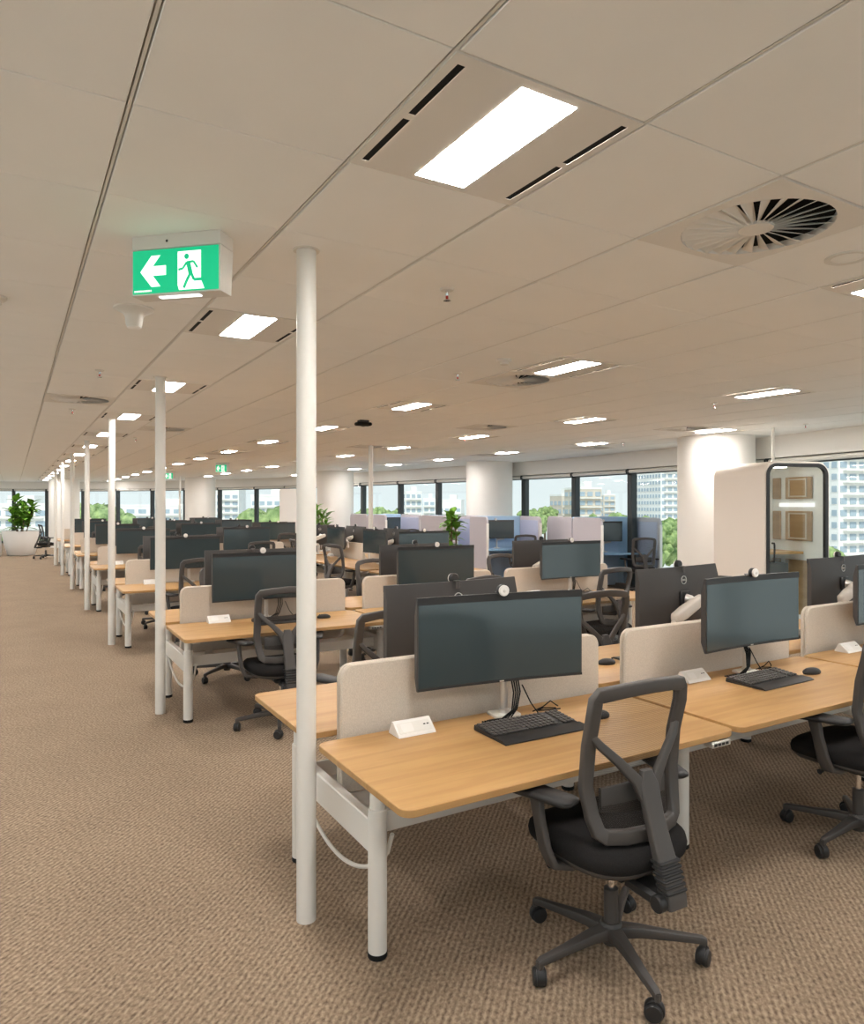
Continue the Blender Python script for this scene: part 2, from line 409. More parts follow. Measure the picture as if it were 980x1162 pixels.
vl=['large white swirl air vent nearest the camera at upper right','swirl air vent beside the second ceiling light right of the poles','swirl air vent above the middle desks, past the dark camera','swirl air vent over the aisle left of the pole row','swirl air vent past the third pole above its row','swirl air vent above the second inner pole','swirl air vent in front of the first round column','swirl air vent by the window above the felt pods','swirl air vent in front of the second round column','swirl air vent deep in the room above the fourth row']
for (x,y),l in zip(vents,vl): PV.put((x,y,CEIL),0,l,'swirl air vents')
def mk_spr():
    t=empty('sprinkler'); t['category']='sprinkler'
    a=MB(); a.lathe([(.001,.002),(.036,.001),(.030,-.008),(.012,-.010),(.001,-.010)],20); a.build('rose',WHITE,t)
    b=MB(); b.lathe([(.007,-.008),(.007,-.03),(.004,-.034),(.004,-.05),(.018,-.053),(.018,-.056),(.001,-.057)],12); b.build('head',CHROME,t)
    c=MB(); c.lathe([(.001,-.03),(.0065,-.033),(.0065,-.047),(.001,-.05)],10,T=TR(.0,0,0)); c.build('glass_bulb',RED,t)
    return t
PS=Pool(mk_spr)
for (x,y),l in zip([(1.765,2.845),(2.953,4.605),(6.02,4.65),(8.58,5.28),(.565,5.89),(.544,8.42),(8.55,8.34),(1.6,11.5),(5.9,9.0)],
   ['nearest fire sprinkler, on the ceiling right of the first pole','sprinkler on ceiling before the light beside the swirl vent','sprinkler on ceiling above the white booth, before the round column','sprinkler on ceiling right of the booth power pole','sprinkler over the aisle beyond the funnel sensor','sprinkler over the aisle by the left swirl vent','sprinkler near the windows above the felt pods','sprinkler deep in the room above the fourth desk row','sprinkler above the inner pole bench']):
    PS.put((x,y,CEIL),0,l,'ceiling sprinklers')
def disc(name,x,y,label,cat,prof,m=WHITE):
    d=MB(); d.lathe(prof,32); return tag(d.build(name,m,loc=(x,y,CEIL)),label,cat)
disc('smoke_detector',2.966,4.02,'small white smoke detector before the swirl vent and light','smoke detector',[(.001,.002),(.052,.002),(.052,-.012),(.040,-.022),(.03,-.024),(.03,-.036),(.001,-.038)])
sp=empty('ceiling_speaker',(2.956,1.64,CEIL)); tag(sp,'round white ceiling speaker at right edge beside the big vent','speaker')
d=MB(); d.lathe([(.085,.002),(.085,-.006),(.078,-.009),(.062,-.006),(.060,.002)],40,caps=False); d.build('rim',WHITE,sp)
d=MB(); d.lathe([(.001,-.004),(.061,-.004),(.061,.002)],40,caps=False); d.build('grille',CEILM,sp)
def sensor(x,y,l):
    t=empty('motion_sensor',(x,y,CEIL)); tag(t,l,'sensor')
    d=MB(); d.lathe([(.001,.002),(.098,.002),(.098,-.008),(.088,-.014),(.058,-.026),(.045,-.045),(.040,-.085),(.034,-.098),(.001,-.103)],40); d.build('body',WHITE,t)
    d=MB(); d.lathe([(.034,-.0985),(.036,-.0995),(.028,-.105),(.001,-.107)],32); d.build('lens',CEILM,t)
sensor(.541,3.95,'white funnel shaped sensor on ceiling below the exit sign')
disc('smoke_detector',-.075,4.07,'small white smoke detector on ceiling at left edge over the aisle','smoke detector',[(.001,.002),(.052,.002),(.052,-.012),(.040,-.022),(.03,-.024),(.03,-.036),(.001,-.038)])
cm=empty('ceiling_camera',(3.635,7.775,CEIL)); tag(cm,'dark box camera on the ceiling above the middle of the office','camera')
d=MB(); d.box((0,0,-.012),(.12,.09,.03),.006); d.build('mount',HOUSE,cm)
d=MB(); d.box((0,0,-.045),(.19,.12,.04),.012); d.build('body',BLACK,cm)
d=MB(); d.lathe([(.001,-.064),(.025,-.066),(.030,-.072),(.001,-.078)],16); d.build('lens',DARK2,cm)
def exit_sign(x,y,ang,label,arrow=True,s=1.0):
    t=empty('exit_sign',(x,y,CEIL),ang); tag(t,label,'exit sign'); t.scale=(s,s,s*1.1)
    b=MB(); b.slab((0,.02,-.024),(.37,.10),.048,.004,.002,2); b.build('mounting_box',WHITE,t)
    c=MB()                                                   # wedge housing
    c.loft([[(x_*.185,y_,z_) for y_,z_ in((-.028,-.05),(.068,-.05),(.052,-.205),(-.028,-.205))] for x_ in(-1,1)]); c.build('housing',WHITE,t)
    g=MB(); g.box((0,-.030,-.126),(.355,.004,.148)); g.build('green_face',GREEN,t)
    def fl(pts,z=-.0335): return [(p[0],z,p[1]) for p in pts]
    if arrow:
        A=[(-.145,-.126),(-.098,-.072),(-.060,-.072),(-.092,-.108),(-.037,-.108),(-.037,-.141),(-.092,-.141),(-.060,-.179),(-.098,-.179)]
        q=MB(); q.add(fl(A),[(0,1,2,3,8),(0,3,6,8),(8,6,7),(3,4,5,6)]); 
        q=MB(); q.add(fl(A)+fl(A,-.0315),[(0,1,2,3),(0,3,6),(0,6,7,8),(3,4,5,6)]); q.build('arrow',SIGNW,t)
    d=MB(); d.add(fl([(.012,-.065),(.108,-.065),(.108,-.165),(.122,-.196),(.018,-.196),(.012,-.18)]),[(0,1,2,3,4,5)]); d.build('doorway',SIGNW,t)
    r=MB(); z=-.0345
    r.lathe([(.001,0),(.0095,0),(.0095,.001),(.001,.001)],20,T=TR(.050,z,-.084)@RX(90))
    for pts,w in(([(.016,-.127),(.034,-.124),(.050,-.104)],.0075),([(.050,-.104),(.078,-.102),(.094,-.124)],.0075),([(.056,-.104),(.066,-.142)],.017),([(.066,-.140),(.050,-.166),(.038,-.190)],.010),([(.068,-.140),(.080,-.164),(.112,-.164)],.010)):
        for p,q2 in zip(pts[:-1],pts[1:]): r.bar((p[0],z,p[1]),(q2[0],z,q2[1]),.0012,w,.0004,up=(p[1]-q2[1],0,q2[0]-p[0]))
    r.build('running_figure',GREEN,t)
    e=MB(); e.box((.0,.005,-.207),(.17,.022,.004),.001); e.build('light_strip',STRIP,t)
    k=MB()
    for i in range(9): k.box((-.168+i*.0085,-.0335,-.192),(.006 if i%4 else .0045,.001,.006))
    k.build('maker_text',SIGNW,t)
    k=MB(); k.lathe([(.001,0),(.005,0),(.004,.002),(.001,.002)],12,T=TR(-.035,-.031,-.024)@RX(90)); k.build('screw',DARK,t)
exit_sign(.545,2.80,R(-43),'green exit sign with left arrow hanging nearest the camera')
exit_sign(4.34,17.28,R(-60),'small distant exit sign over the middle of the room')
exit_sign(4.1,22.6,R(-60),'most distant exit sign, deep above the left desk rows')

# ------------------------------------------------------------------ poles
def mk_pole():
    t=empty('power_pole'); t['category']='pole'
    a=MB(); a.lathe([(.039,0),(.039,CEIL+.015)],32,caps=False); a.build('tube',WHITE,t)
    b=MB(); b.lathe([(.0385,CEIL-.004),(.052,CEIL-.004),(.055,CEIL+.001),(.0385,CEIL+.003)],32,caps=False); b.build('ceiling_collar',WHITE,t)
    return t
PP=Pool(mk_pole)
for k in range(7): PP.put((1.012,2.70+3.235*k+(.03 if k else 0),0),0,'white floor to ceiling pole at the aisle end of the %s desk row'%ORD[k],'power poles along the aisle')
PP.put((5.26,10.95,0),0,'white ceiling pole rising between the two sideways turned desks','inner power poles')
PP.put((5.2,26.7,0),0,'thin white pole deep in the room before the far windows','inner power poles')
bp=MB(); bp.lathe([(.02,2.1),(.02,CEIL+.01)],16,caps=False); tag(bp.build('booth_power_pole',WHITE,loc=(8.62,5.75,0)),'thin white pole from the booth roof to the ceiling','pole')

# ------------------------------------------------------------------ workstation parts (local: x from desk left end, user side is -y, y=0 bench centre line)
DW,DD,DZ=1.61,.75,.70
def mk_desk(legs,name='sit_stand_desk'):
    def f():
        t=empty(name); t['category']='desk'
        a=MB(); a.slab((DW/2,-.06-DD/2,DZ-.0125),(DW,DD),.025,.045,.002,6); a.build('desktop',WOOD,t)
        for lx in legs:
            l=MB(); l.lathe([(.035,.02),(.035,.545),(.0285,.547),(.0285,.648),(.001,.648)],28,T=TR(lx,-.41,0)); lo=l.build('leg',WHITE,t)
            c=MB(); c.lathe([(.001,0),(.033,0),(.036,.004),(.036,.022),(.001,.022)],28,T=TR(lx,-.41,0)); c.build('foot_cap',BLACK,lo)
            b=MB(); b.box((lx,-.41,.66),(.06,.56,.03),.004); b.build('support_bracket',WHITE,t)
        r=MB(); r.box((DW/2,-.36,.645),(DW-.24,.04,.05),.004); r.build('under_rail',WHITE,t)
        k=MB(); k.box((DW-.10,-.06-DD+.018,DZ-.042),(.115,.05,.026),.004,T=None); ko=k.build('height_controller',SILVER,t)
        s=MB()
        for i in range(4): s.box((DW-.142+i*.024,-.06-DD-.008,DZ-.042),(.016,.003,.010))
        s.build('buttons',DARK2,ko)
        return t
    return f
PD={'one':Pool(mk_desk((.104,))),'two':Pool(mk_desk((.104,DW-.104)))}
PDR={'one':Pool(mk_desk((DW-.104,))),'two':PD['two']}
def mk_panel(sg=1):
    t=empty('desk_divider'); t['category']='desk divider'
    a=MB(); a.slab((0,0,0),(1.45,.54),.022,.06,.006,8,T=TR(DW/2+.045*sg,-.013,.72)@RX(90)); a.build('fabric_screen',FABRIC,t)
    for x in(.35,1.25):
        b=MB(); b.box((x,-.014,.435),(.06,.022,.05),.004); b.build('bracket',WHITE,t)
    return t
PPAN=Pool(mk_panel); PPANR=Pool(lambda: mk_panel(-1))
def mk_monitor():
    t=empty('monitor'); t['category']='monitor'; w,h=.82,.395
    a=MB(); n=14; rings=[]                                     # gently curved slab, screen towards -y
    cur=lambda x: -.020*(2*x/w)**2
    a.loft([[(x,cur(x)+y,z) for y,z in((0,-h/2),(0,h/2),(.011,h/2),(.032,h*.30),(.032,-h*.36),(.011,-h/2))] for x in[w*(i/n-.5) for i in range(n+1)]]); a.build('housing',HOUSE,t)
    s=MB(); s.add([(x*.985,cur(x)-.0016,z) for x in[w*(i/n-.5) for i in range(n+1)] for z in(-h/2+.012,h/2-.032)],[(2*i,2*i+2,2*i+3,2*i+1) for i in range(n)]); s.build('screen',SCREEN,t)
    b=MB(); b.loft([[(x,cur(x)-.001,h/2-.032),(x,cur(x)-.001,h/2-.0005),(x,cur(x)-.003,h/2-.0005),(x,cur(x)-.003,h/2-.032)] for x in[w*(i/n-.5) for i in range(n+1)]]); b.build('top_bezel',DARK2,t)
    b=MB(); b.loft([[(x,cur(x)-.001,-h/2+.0005),(x,cur(x)-.001,-h/2+.012),(x,cur(x)-.003,-h/2+.012),(x,cur(x)-.003,-h/2+.0005)] for x in[w*(i/n-.5) for i in range(n+1)]]); bo=b.build('chin_bezel',DARK2,t)
    b=MB(); b.box((0,-.0036,-h/2+.006),(.022,.001,.006)); b.build('chin_badge',SILVER,bo)
    v=MB(); v.box((0,.040,0),(.10,.02,.10),.006); v.build('mount_plate',DARK2,t)
    g=MB(); n2=32; g.loft([[(r*cos(2*pi*k/n2),y,r*sin(2*pi*k/n2)+.115) for k in range(n2)] for r,y in((.0265,.030),(.0265,.0362),(.0235,.0362),(.0235,.030))],False,False); lo=g.build('round_logo',SILVER,t)
    cu=bpy.data.curves.new('logo_letters','FONT'); cu.body='DELL'; cu.size=.0165; cu.extrude=.0012; cu.align_x='CENTER'; cu.align_y='CENTER'; cu.materials.append(SILVER)
    tmp=bpy.data.objects.new('letters',cu); COL.objects.link(tmp); bpy.context.view_layer.update()
    lm=bpy.data.meshes.new_from_object(tmp.evaluated_get(bpy.context.evaluated_depsgraph_get())); bpy.data.objects.remove(tmp)
    fo=bpy.data.objects.new('logo_letters',lm); COL.objects.link(fo); fo.parent=lo; fo.location=(0,.0355,.115); fo.rotation_euler=(R(90),0,R(180))
    return t
def mk_full(zc):
    def f():
        t=mk_monitor()
        for c in t.children: c.location.z+=zc
        mk_arm(t,zc); return t
    return f
def mk_arm(t,zc):                                                  # origin on desk below monitor centre
    a=MB(); a.slab((.05,.07,.008),(.13,.10),.014,.012,.003,4); a.build('base_plate',WHITE,t)
    p=MB(); p.lathe([(.024,.014),(.024,.03),(.018,.034),(.018,.16),(.022,.165),(.022,.20),(.001,.20)],20,T=TR(.05,.07,0)); p.build('post',SILVER,t)
    l=MB(); l.bar((.05,.07,.185),(.21,.125,.205),.05,.045,.015); l.sphere((.21,.125,.21),.033,14,8); l.build('lower_arm',ARMC,t)
    u=MB(); rings=[]
    pp=[V((.232,.125,.268)),V((.215,.125,.272)),V((.13,.12,.30)),V((.0,.112,.342)),V((-.075,.105,.366)),V((-.09,.104,.371))]
    for i,p in enumerate(pp):
        tg=(pp[min(i+1,5)]-pp[max(i-1,0)]).normalized(); u0=V((0,0,1)); u0=(u0-tg*u0.dot(tg)).normalized(); q0=tg.cross(u0)
        hh=[.05,.070,.080,.074,.062,.04][i]; ww=[.04,.055,.060,.056,.05,.03][i]
        rings.append([p+q0*a+u0*c for a,c in rrect(ww,hh,.018,4)])
    u.loft(rings); u.sphere((.21,.125,.24),.03,12,8); u.build('spring_arm',ARMC,t,ang=60)
    h=MB(); h.tube([(-.02,.10,.350),(-.01,.075,.366),(0,.048,.37)],[.024,.026,.03],12); h.build('tilt_head',SILVER,t)
PM=Pool(mk_full(.37)); PMP=Pool(mk_full(.4125))
def mk_cam():                                                  # origin at monitor top edge
    t=empty('webcam'); t['category']='webcam'
    a=MB(); a.lathe([(.001,-.018),(.022,-.018),(.0265,-.012),(.0265,.006),(.001,.006)],24,T=TR(0,-.012,.014)@RX(90)); a.build('camera_body',DARK2,t)
    a=MB(); a.lathe([(.0235,.0055),(.0245,.008),(.0245,.014),(.021,.018),(.001,.018)],24,T=TR(0,-.012,.014)@RX(90)); a.build('white_face',POTM,t)
    b=MB(); b.lathe([(.0225,.0),(.0135,.0),(.0135,-.003),(.0225,-.003)],24,T=TR(0,-.0295,.014)@RX(90)); b.lathe([(.001,.0),(.008,.0),(.006,.003),(.001,.004)],16,T=TR(0,-.030,.014)@RX(90)); b.build('lens',SILVER,t)
    c=MB(); c.box((.0,.014,.003),(.03,.05,.005),.002); c.box((.006,.038,-.015),(.024,.006,.036),.002); c.build('clip',DARK,t)
    return t
PW=Pool(mk_cam)
def mk_kb():
    t=empty('keyboard'); t['category']='keyboard'
    a=MB(); a.loft([[(x,y,z) for y,z in((-.075,.002),(-.075,.010),(.075,.024),(.078,.006),(.075,.002))] for x in(-.222,.222)]); a.build('case',DARK2,t)
    k=MB()
    for r in range(6):
        y=.060-r*.0225; n=19; 
        for i in range(n):
            x=-.205+i*.0228
            if r==5 and 3<=i<=7:
                if i==5: k.box((x,y,.0105+(y+.075)*.0933+.004),(.105,.018,.007),.002)
                continue
            if i in(15,) : continue
            k.box((x,y,.0105+(y+.075)*.0933+.004),(.0185,.0185,.007),.002)
    k.build('keypad',DARK,t)
    w=MB(); w.loft([[(x,y,z) for y,z in((-.155,.002),(-.155,.006),(-.135,.013),(-.082,.015),(-.078,.002))] for x in(-.222,.222)]); w.build('palm_rest',DARK2,t)
    return t
PK=Pool(mk_kb)
def mk_mouse():
    t=empty('mouse'); t['category']='mouse'
    a=MB(); n=18; rings=[]
    for z,s in((.001,.92),(.008,1),(.018,.96),(.027,.78),(.033,.5),(.036,.15)):
        rings.append([(.032*s*cos(2*pi*k/n),.058*s*sin(2*pi*k/n)-(.004*(1-s)),z) for k in range(n)])
    a.loft(rings); a.build('shell',DARK2,t)
    b=MB(); b.lathe([(.001,-.003),(.008,-.003),(.008,.003),(.001,.003)],14,T=TR(0,.035,.026)@RY(90)); b.build('scroll_wheel',DARK,t)
    return t
PMO=Pool(mk_mouse)
def mk_pow():
    t=empty('power_box'); t['category']='power outlet box'
    a=MB(); a.loft([[(x,y,z) for y,z in((-.052,.001),(-.050,.008),(.004,.054),(.014,.054),(.040,.006),(.040,.001))] for x in(-.088,-.086,.086,.088)]); a.build('casing',POTM,t)
    f=MB(); T=TR(0,-.024,.0305)@RX(40.5)
    f.slab((0,0,.0008),(.155,.05),.002,.004,.0005,3,T=T); fo=f.build('socket_face',WHITE,t)
    s=MB()
    s.box((.048,.004,.0018),(.010,.005,.001),T=T); s.box((.064,.004,.0018),(.010,.005,.001),T=T); s.build('charging_port',BLACK,fo)
    s=MB(); s.slab((-.035,0,.0018),(.055,.040),.0012,.006,.0004,3,T=T); s.build('socket_plate',POTM,fo)
    return t
PPW=Pool(mk_pow)
def mk_cable():                                                # black cable bundle by the arm foot
    t=MB(); rnd=random.Random(3)
    for i in range(4):
        o=i*.012-.02
        t.tube([(.06+o,.03,.20),(.05+o,-.01,.12),(.02+o,-.03+o*.3,.05),(-.02+o*1.5,-.02,.012),(-.07+o*2,.0+o,.005),(-.10+o,.02,.005)],.0036,6)
    t.tube([(.10,.02,.14),(.13,-.005,.06),(.17,-.01,.008),(.21,-.03,.005),(.27,-.01,.005),(.30,.02,.005),(.25,.05,.005),(.20,.03,.005),(.24,-.0,.009),(.31,.0,.005)],.003,6)
    t.tube([(.17,.03,.005),(.20,-.005,.03),(.25,.0,.05),(.30,.02,.02),(.33,.04,.005)],.0028,6)
    o=t.build('cable_bundle',BLACK); o['category']='cables'
    return o
PC=Pool(mk_cable)
def mk_paper():
    pass

# ------------------------------------------------------------------ office chair (faces +y, origin on floor at its hub)
def mk_chair():
    t=empty('office_chair'); t['category']='chair'
    b=MB(); b.lathe([(.001,.055),(.030,.055),(.034,.075),(.044,.085),(.044,.118),(.034,.135),(.001,.135)],24)
    cas=[]
    for k in range(5):
        a=R(109+72*k); c,s=cos(a),sin(a)
        rings=[]
        for r,z,w,h in((.025,.102,.056,.044),(.10,.104,.044,.038),(.22,.094,.033,.030),(.325,.086,.027,.028),(.338,.078,.024,.030)):
            rings.append([(r*c-q*s,r*s+q*c,z+u) for q,u in rrect(w,h,.008,2)])
        b.loft(rings); b.lathe([(.001,.056),(.012,.056),(.013,.088),(.001,.090)],12,T=TR(.328*c,.328*s,0)); cas.append((.328*c,.328*s,a))
    b.build('star_base',DARK,t)
    for x,y,a in cas:
        w=MB(); T=TR(x,y,0)@M.Rotation(a+R(60),4,'Z')
        for sx in(-1,1): w.lathe([(.001,-.0105),(.020,-.0105),(.028,-.007),(.030,-.001),(.030,.005),(.026,.0105),(.001,.0105)],24,T=T@TR(-.010,sx*.0125,.030)@RX(90))
        w.lathe([(.001,-.013),(.031,-.013),(.033,-.009),(.033,.009),(.031,.013),(.001,.013)],20,T=T@TR(-.007,0,.036)@RX(90))
        w.build('caster',DARK2,t)
    g=MB(); g.lathe([(.001,.13),(.026,.13),(.026,.255),(.020,.258),(.001,.258)],20); go=g.build('gas_lift',DARK,t)
    g=MB(); g.lathe([(.001,.25),(.013,.25),(.013,.37),(.001,.37)],16); g.build('piston',CHROME,go)
    m=MB(); m.box((0,-.01,.375),(.17,.26,.055),.015); m.box((0,-.19,.345),(.10,.16,.045),.012)
    mo=m.build('tilt_mechanism',DARK2,t)
    k=MB(); k.tube([(.08,.05,.375),(.20,.06,.372),(.235,.06,.372)],[.006,.006,.013],8); k.tube([(-.08,.05,.375),(-.20,.06,.37),(-.24,.06,.37)],[.006,.006,.013],8); k.build('lever',DARK2,mo)
    # seat
    def sring(sc_,z,dy=0,n=40):
        out=[]
        for i in range(n):
            a=2*pi*i/n; c,s=cos(a),sin(a); p=.62
            x=.25*sc_*math.copysign(abs(c)**p,c); y=.245*sc_*math.copysign(abs(s)**p,s)
            wf=1.0+.05*(y/.245); zz=z-.018*max(0,(y-.10)/.145)**2+.010*(abs(x)/.25)**2
            out.append((x*wf,y+.02+dy,zz))
        return out
    s=MB(); s.loft([sring(.93,.412),sring(.99,.425),sring(1.01,.450),sring(.99,.472),sring(.92,.487),sring(.75,.494),sring(.4,.494),sring(.08,.492)]); s.build('seat_cushion',SEATF,t,ang=60)
    u=MB(); u.loft([sring(.5,.388),sring(.90,.396),sring(.955,.412),sring(.95,.424)]); u.build('seat_shell',DARK,t,ang=60)
    # back frame
    def yb(z):
        q=(z-.52)/.54
        return -.105+.028*sin(pi*min(q*1.25,1))-.045*max(0,q-.35)**1.3
    def bow(x): return -.120*(1-(x/.23)**2)               # centre sits further back
    pts=[]
    prof=[(-.165,.532),(-.190,.548),(-.205,.60),(-.218,.70),(-.224,.85),(-.226,.97),(-.222,1.018),(-.208,1.036),(-.12,1.052),(0,1.060),(.12,1.052),(.208,1.036),(.222,1.018),(.226,.97),(.224,.85),(.218,.70),(.205,.60),(.190,.548),(.165,.532),(.09,.528),(0,.527),(-.09,.528)]
    prof=[(x*(.90 if z>.8 else .93),z-.018*max(0,(z-.6)/.45)) for x,z in prof]
    P=[V((x,yb(z)+bow(x)*.6,z)) for x,z in prof]; n=len(P); f=MB(); rings=[]
    for i in range(n):
        tg=(P[(i+1)%n]-P[i-1]).normalized(); fw=V((0,1,0)); fw=(fw-tg*fw.dot(tg)).normalized(); sd=tg.cross(fw)
        z=P[i].z; ww=.050 if z>.6 else .050
        if z>1.02: ww=.046
        rings.append([P[i]+sd*a+fw*c for a,c in rrect(ww,.030,.007,3)])
    rings.append(rings[0]); f.loft(rings,False,False); f.build('back_frame',DARK,t,ang=50)
    sp=MB()
    def S(x,z,dy=0): return V((x,yb(z)+bow(x)*.6-.012+dy,z))
    for sg in(-1,1):
        pp=[S(sg*.202,.88,.012),S(sg*.175,.845),S(sg*.11,.785,-.006),S(sg*.045,.715,-.016),S(sg*.02,.66,-.022)]
        rings=[]
        for i,p in enumerate(pp):
            tg=(pp[min(i+1,4)]-pp[max(i-1,0)]).normalized(); fw=V((0,1,0)); fw=(fw-tg*fw.dot(tg)).normalized(); sd=tg.cross(fw)
            w=[.026,.030,.034,.042,.05][i]; rings.append([p+sd*a+fw*c for a,c in rrect(w,.022,.007,3)])
        sp.loft(rings)
    # spine
    rings=[]
    for z,y,w,h in((.745,-.172,.045,.022),(.70,-.180,.080,.030),(.60,-.208,.074,.034),(.52,-.238,.076,.036),(.44,-.268,.082,.040),(.37,-.292,.084,.05),(.335,-.296,.082,.05)):
        rings.append([(x,y+q,z) for x,q in rrect(w,h,.008,3)])
    sp.loft(rings); so_=sp.build('spine',DARK,t,ang=50)
    rb=MB()
    for i in range(6): rb.slab((0,-.260-.0058*i,.47-i*.017),(.094,.052),.009,.008,.002,3)
    rb.build('spine_bellows',DARK2,so_)
    kn=MB(); kn.lathe([(.001,0),(.026,0),(.028,.006),(.028,.03),(.024,.034),(.001,.034)],20,T=TR(-.038,-.285,.352)@RY(-90)); kn.build('tilt_knob',DARK2,so_)
    # mesh
    me=MB(); vs=[]; nx,nz=10,14
    for j in range(nz+1):
        z=.54+.49*j/nz; w=.188+.012*min(1,(z-.53)/.3) 
        for i in range(nx+1):
            x=w*(2*i/nx-1); vs.append((x,yb(z)+bow(x)*.6+.010+.012*(1-(x/w)**2)*sin(pi*j/nz),z))
    me.add(vs,[(j*(nx+1)+i,j*(nx+1)+i+1,(j+1)*(nx+1)+i+1,(j+1)*(nx+1)+i) for j in range(nz) for i in range(nx)]); me.build('back_mesh',MESH,t,ang=80)
    lu=MB(); rings=[]
    for i in range(9):
        x=-.15+.30*i/8; hh=.115-.03*abs(i-4)/4
        rings.append([(x,yb(.66)+bow(x)*.5+.008+q,.645+p) for p,q in rrect(hh,.014,.006,2)])
    lu.loft(rings); lu.build('lumbar_support',HOUSE,t)
    for sg in(-1,1):
        ar=MB(); pp=[(sg*.09,-.0,.392),(sg*.20,.0,.388),(sg*.268,.005,.405),(sg*.290,.015,.46),(sg*.300,.035,.56),(sg*.302,.050,.632)]
        rings=[]
        for i,p in enumerate(pp):
            p=V(p); tg=(V(pp[min(i+1,5)])-V(pp[max(i-1,0)])).normalized(); fw=V((0,1,0)); fw=(fw-tg*fw.dot(tg)).normalized(); sd=tg.cross(fw)
            rings.append([p+sd*a+fw*c for a,c in rrect(.026,[.06,.06,.062,.058,.05,.06][i],.009,3)])
        ar.loft(rings); ao=ar.build('armrest',DARK,t,ang=50)
        pd=MB(); T=TR(sg*.293,.03,.645)@RZ(-sg*18); rings=[]
        for zz,ins in((-.014,.010),(-.006,.0),(.004,0),(.012,.008)):
            rings.append([((p[0])*(1.0+.10*p[1]/.12),p[1],zz+.006*(abs(p[1])/.12)**2) for p in rrect(.098-2*ins,.275-2*ins,.032,6)])
        pd.loft(rings,T=T); pd.build('arm_pad',DARK2,ao,ang=50)
    return t
PCH=Pool(mk_chair)

# ------------------------------------------------------------------ benches
SKIP=set()
rnd=random.Random(11)
ROWY=[2.755+3.27*k for k in range(7)]
PIT=1.64; X0=1.05
def W(base,rz,x,y):                     # local -> world
    return (base[0]+x*cos(rz)-y*sin(rz), base[1]+x*sin(rz)+y*cos(rz))
def station(bx,by,rz,where,key,last=False,detail=2,panel=True,chair=(0,0,0),mon=None,kb=True,desk=True,reverse_leg=False,box=.40,cam=True):
    """one desk place; bx,by: left end on the bench centre line as seen by its user, rz: user looks along +y turned by rz"""
    def ok(k): return (key,k) not in SKIP
    if desk:
        pool=(PDR if reverse_leg else PD)['two' if last else 'one']
        pool.put((bx,by,0),rz,'oak topped white sit stand desk, '+where,'oak sit stand desks')
    if panel and ok('p'): (PPANR if reverse_leg else PPAN).put((bx,by,0),rz,'beige fabric divider screen behind desk, '+where,'desk divider screens')
    mx,my,mr=mon if mon else (.82+rnd.uniform(-.04,.04),-.195,R(rnd.uniform(-4,4)))
    x,y=W((bx,by),rz,mx,my)
    if ok('m'): PM.put((x,y,DZ),rz+mr,'wide dark monitor on pale arm, '+where,'wide monitors')
    if cam and ok('w'):
        PW.put((x,y,1.07+.1975),rz+mr,'round white webcam atop the monitor, '+where,'webcams')
    if detail>=1 and ok('b'):
        x,y=W((bx,by),rz,box,-.135); PPW.put((x,y,DZ),rz,'white wedge power box on desk, '+where,'white power boxes')
    if detail>=2 and kb:
        if ok('k'):
            x,y=W((bx,by),rz,.86,-.33); PK.put((x,y,DZ),rz+R(rnd.uniform(-2,3)),'black keyboard with palm rest on desk, '+where,'keyboards')
        if ok('o'):
            x,y=W((bx,by),rz,1.22,-.385); PMO.put((x,y,DZ),rz+R(75),'black mouse lying on desk, '+where,'mice')
        if ok('c'):
            x,y=W((bx,by),rz,.85,-.20); PC.put((x,y,DZ),rz,'black cable bundle by the monitor arm, '+where,'cable bundles')
    if chair and ok('h'):
        x,y=W((bx,by),rz,.82+chair[0],-.86+chair[1]); PCH.put((x,y,0),rz+chair[2],'black mesh swivel chair at desk, '+where,'black mesh swivel chairs')
def bench_frame(cx,cy,rz,n,label,cable=True):
    t=empty('bench_frame',(cx,cy,0),rz); tag(t,label,'bench frame','bench frames')
    L=n*PIT-.03
    xs=[.104+PIT*i for i in range(n)]+[L-.104]
    for x in xs:
        b=MB(); b.box((x,0,.435),(.045,.77,.125),.005); b.build('crossbeam',WHITE,t)
    tr=MB()
    tr.box((L/2,-.315,.445),(L-.3,.012,.075),.002); tr.box((L/2,.315,.445),(L-.3,.012,.075),.002); tr.box((L/2,0,.405),(L-.3,.63,.010),.002)
    tr.build('cable_tray',WHITE,t)
    if cable:
        c=MB(); P=[]
        for i in range(25):
            q=i/24; P.append((.10+.06*q,.40-.82*q,.44-.25*sin(pi*q)**.55 if 0<q<1 else .44))
        c.tube(P,.0085,8); c.build('hanging_cable',WHITE,t)
    return t
PLACE=['beside the aisle','second from the aisle','third from the aisle']
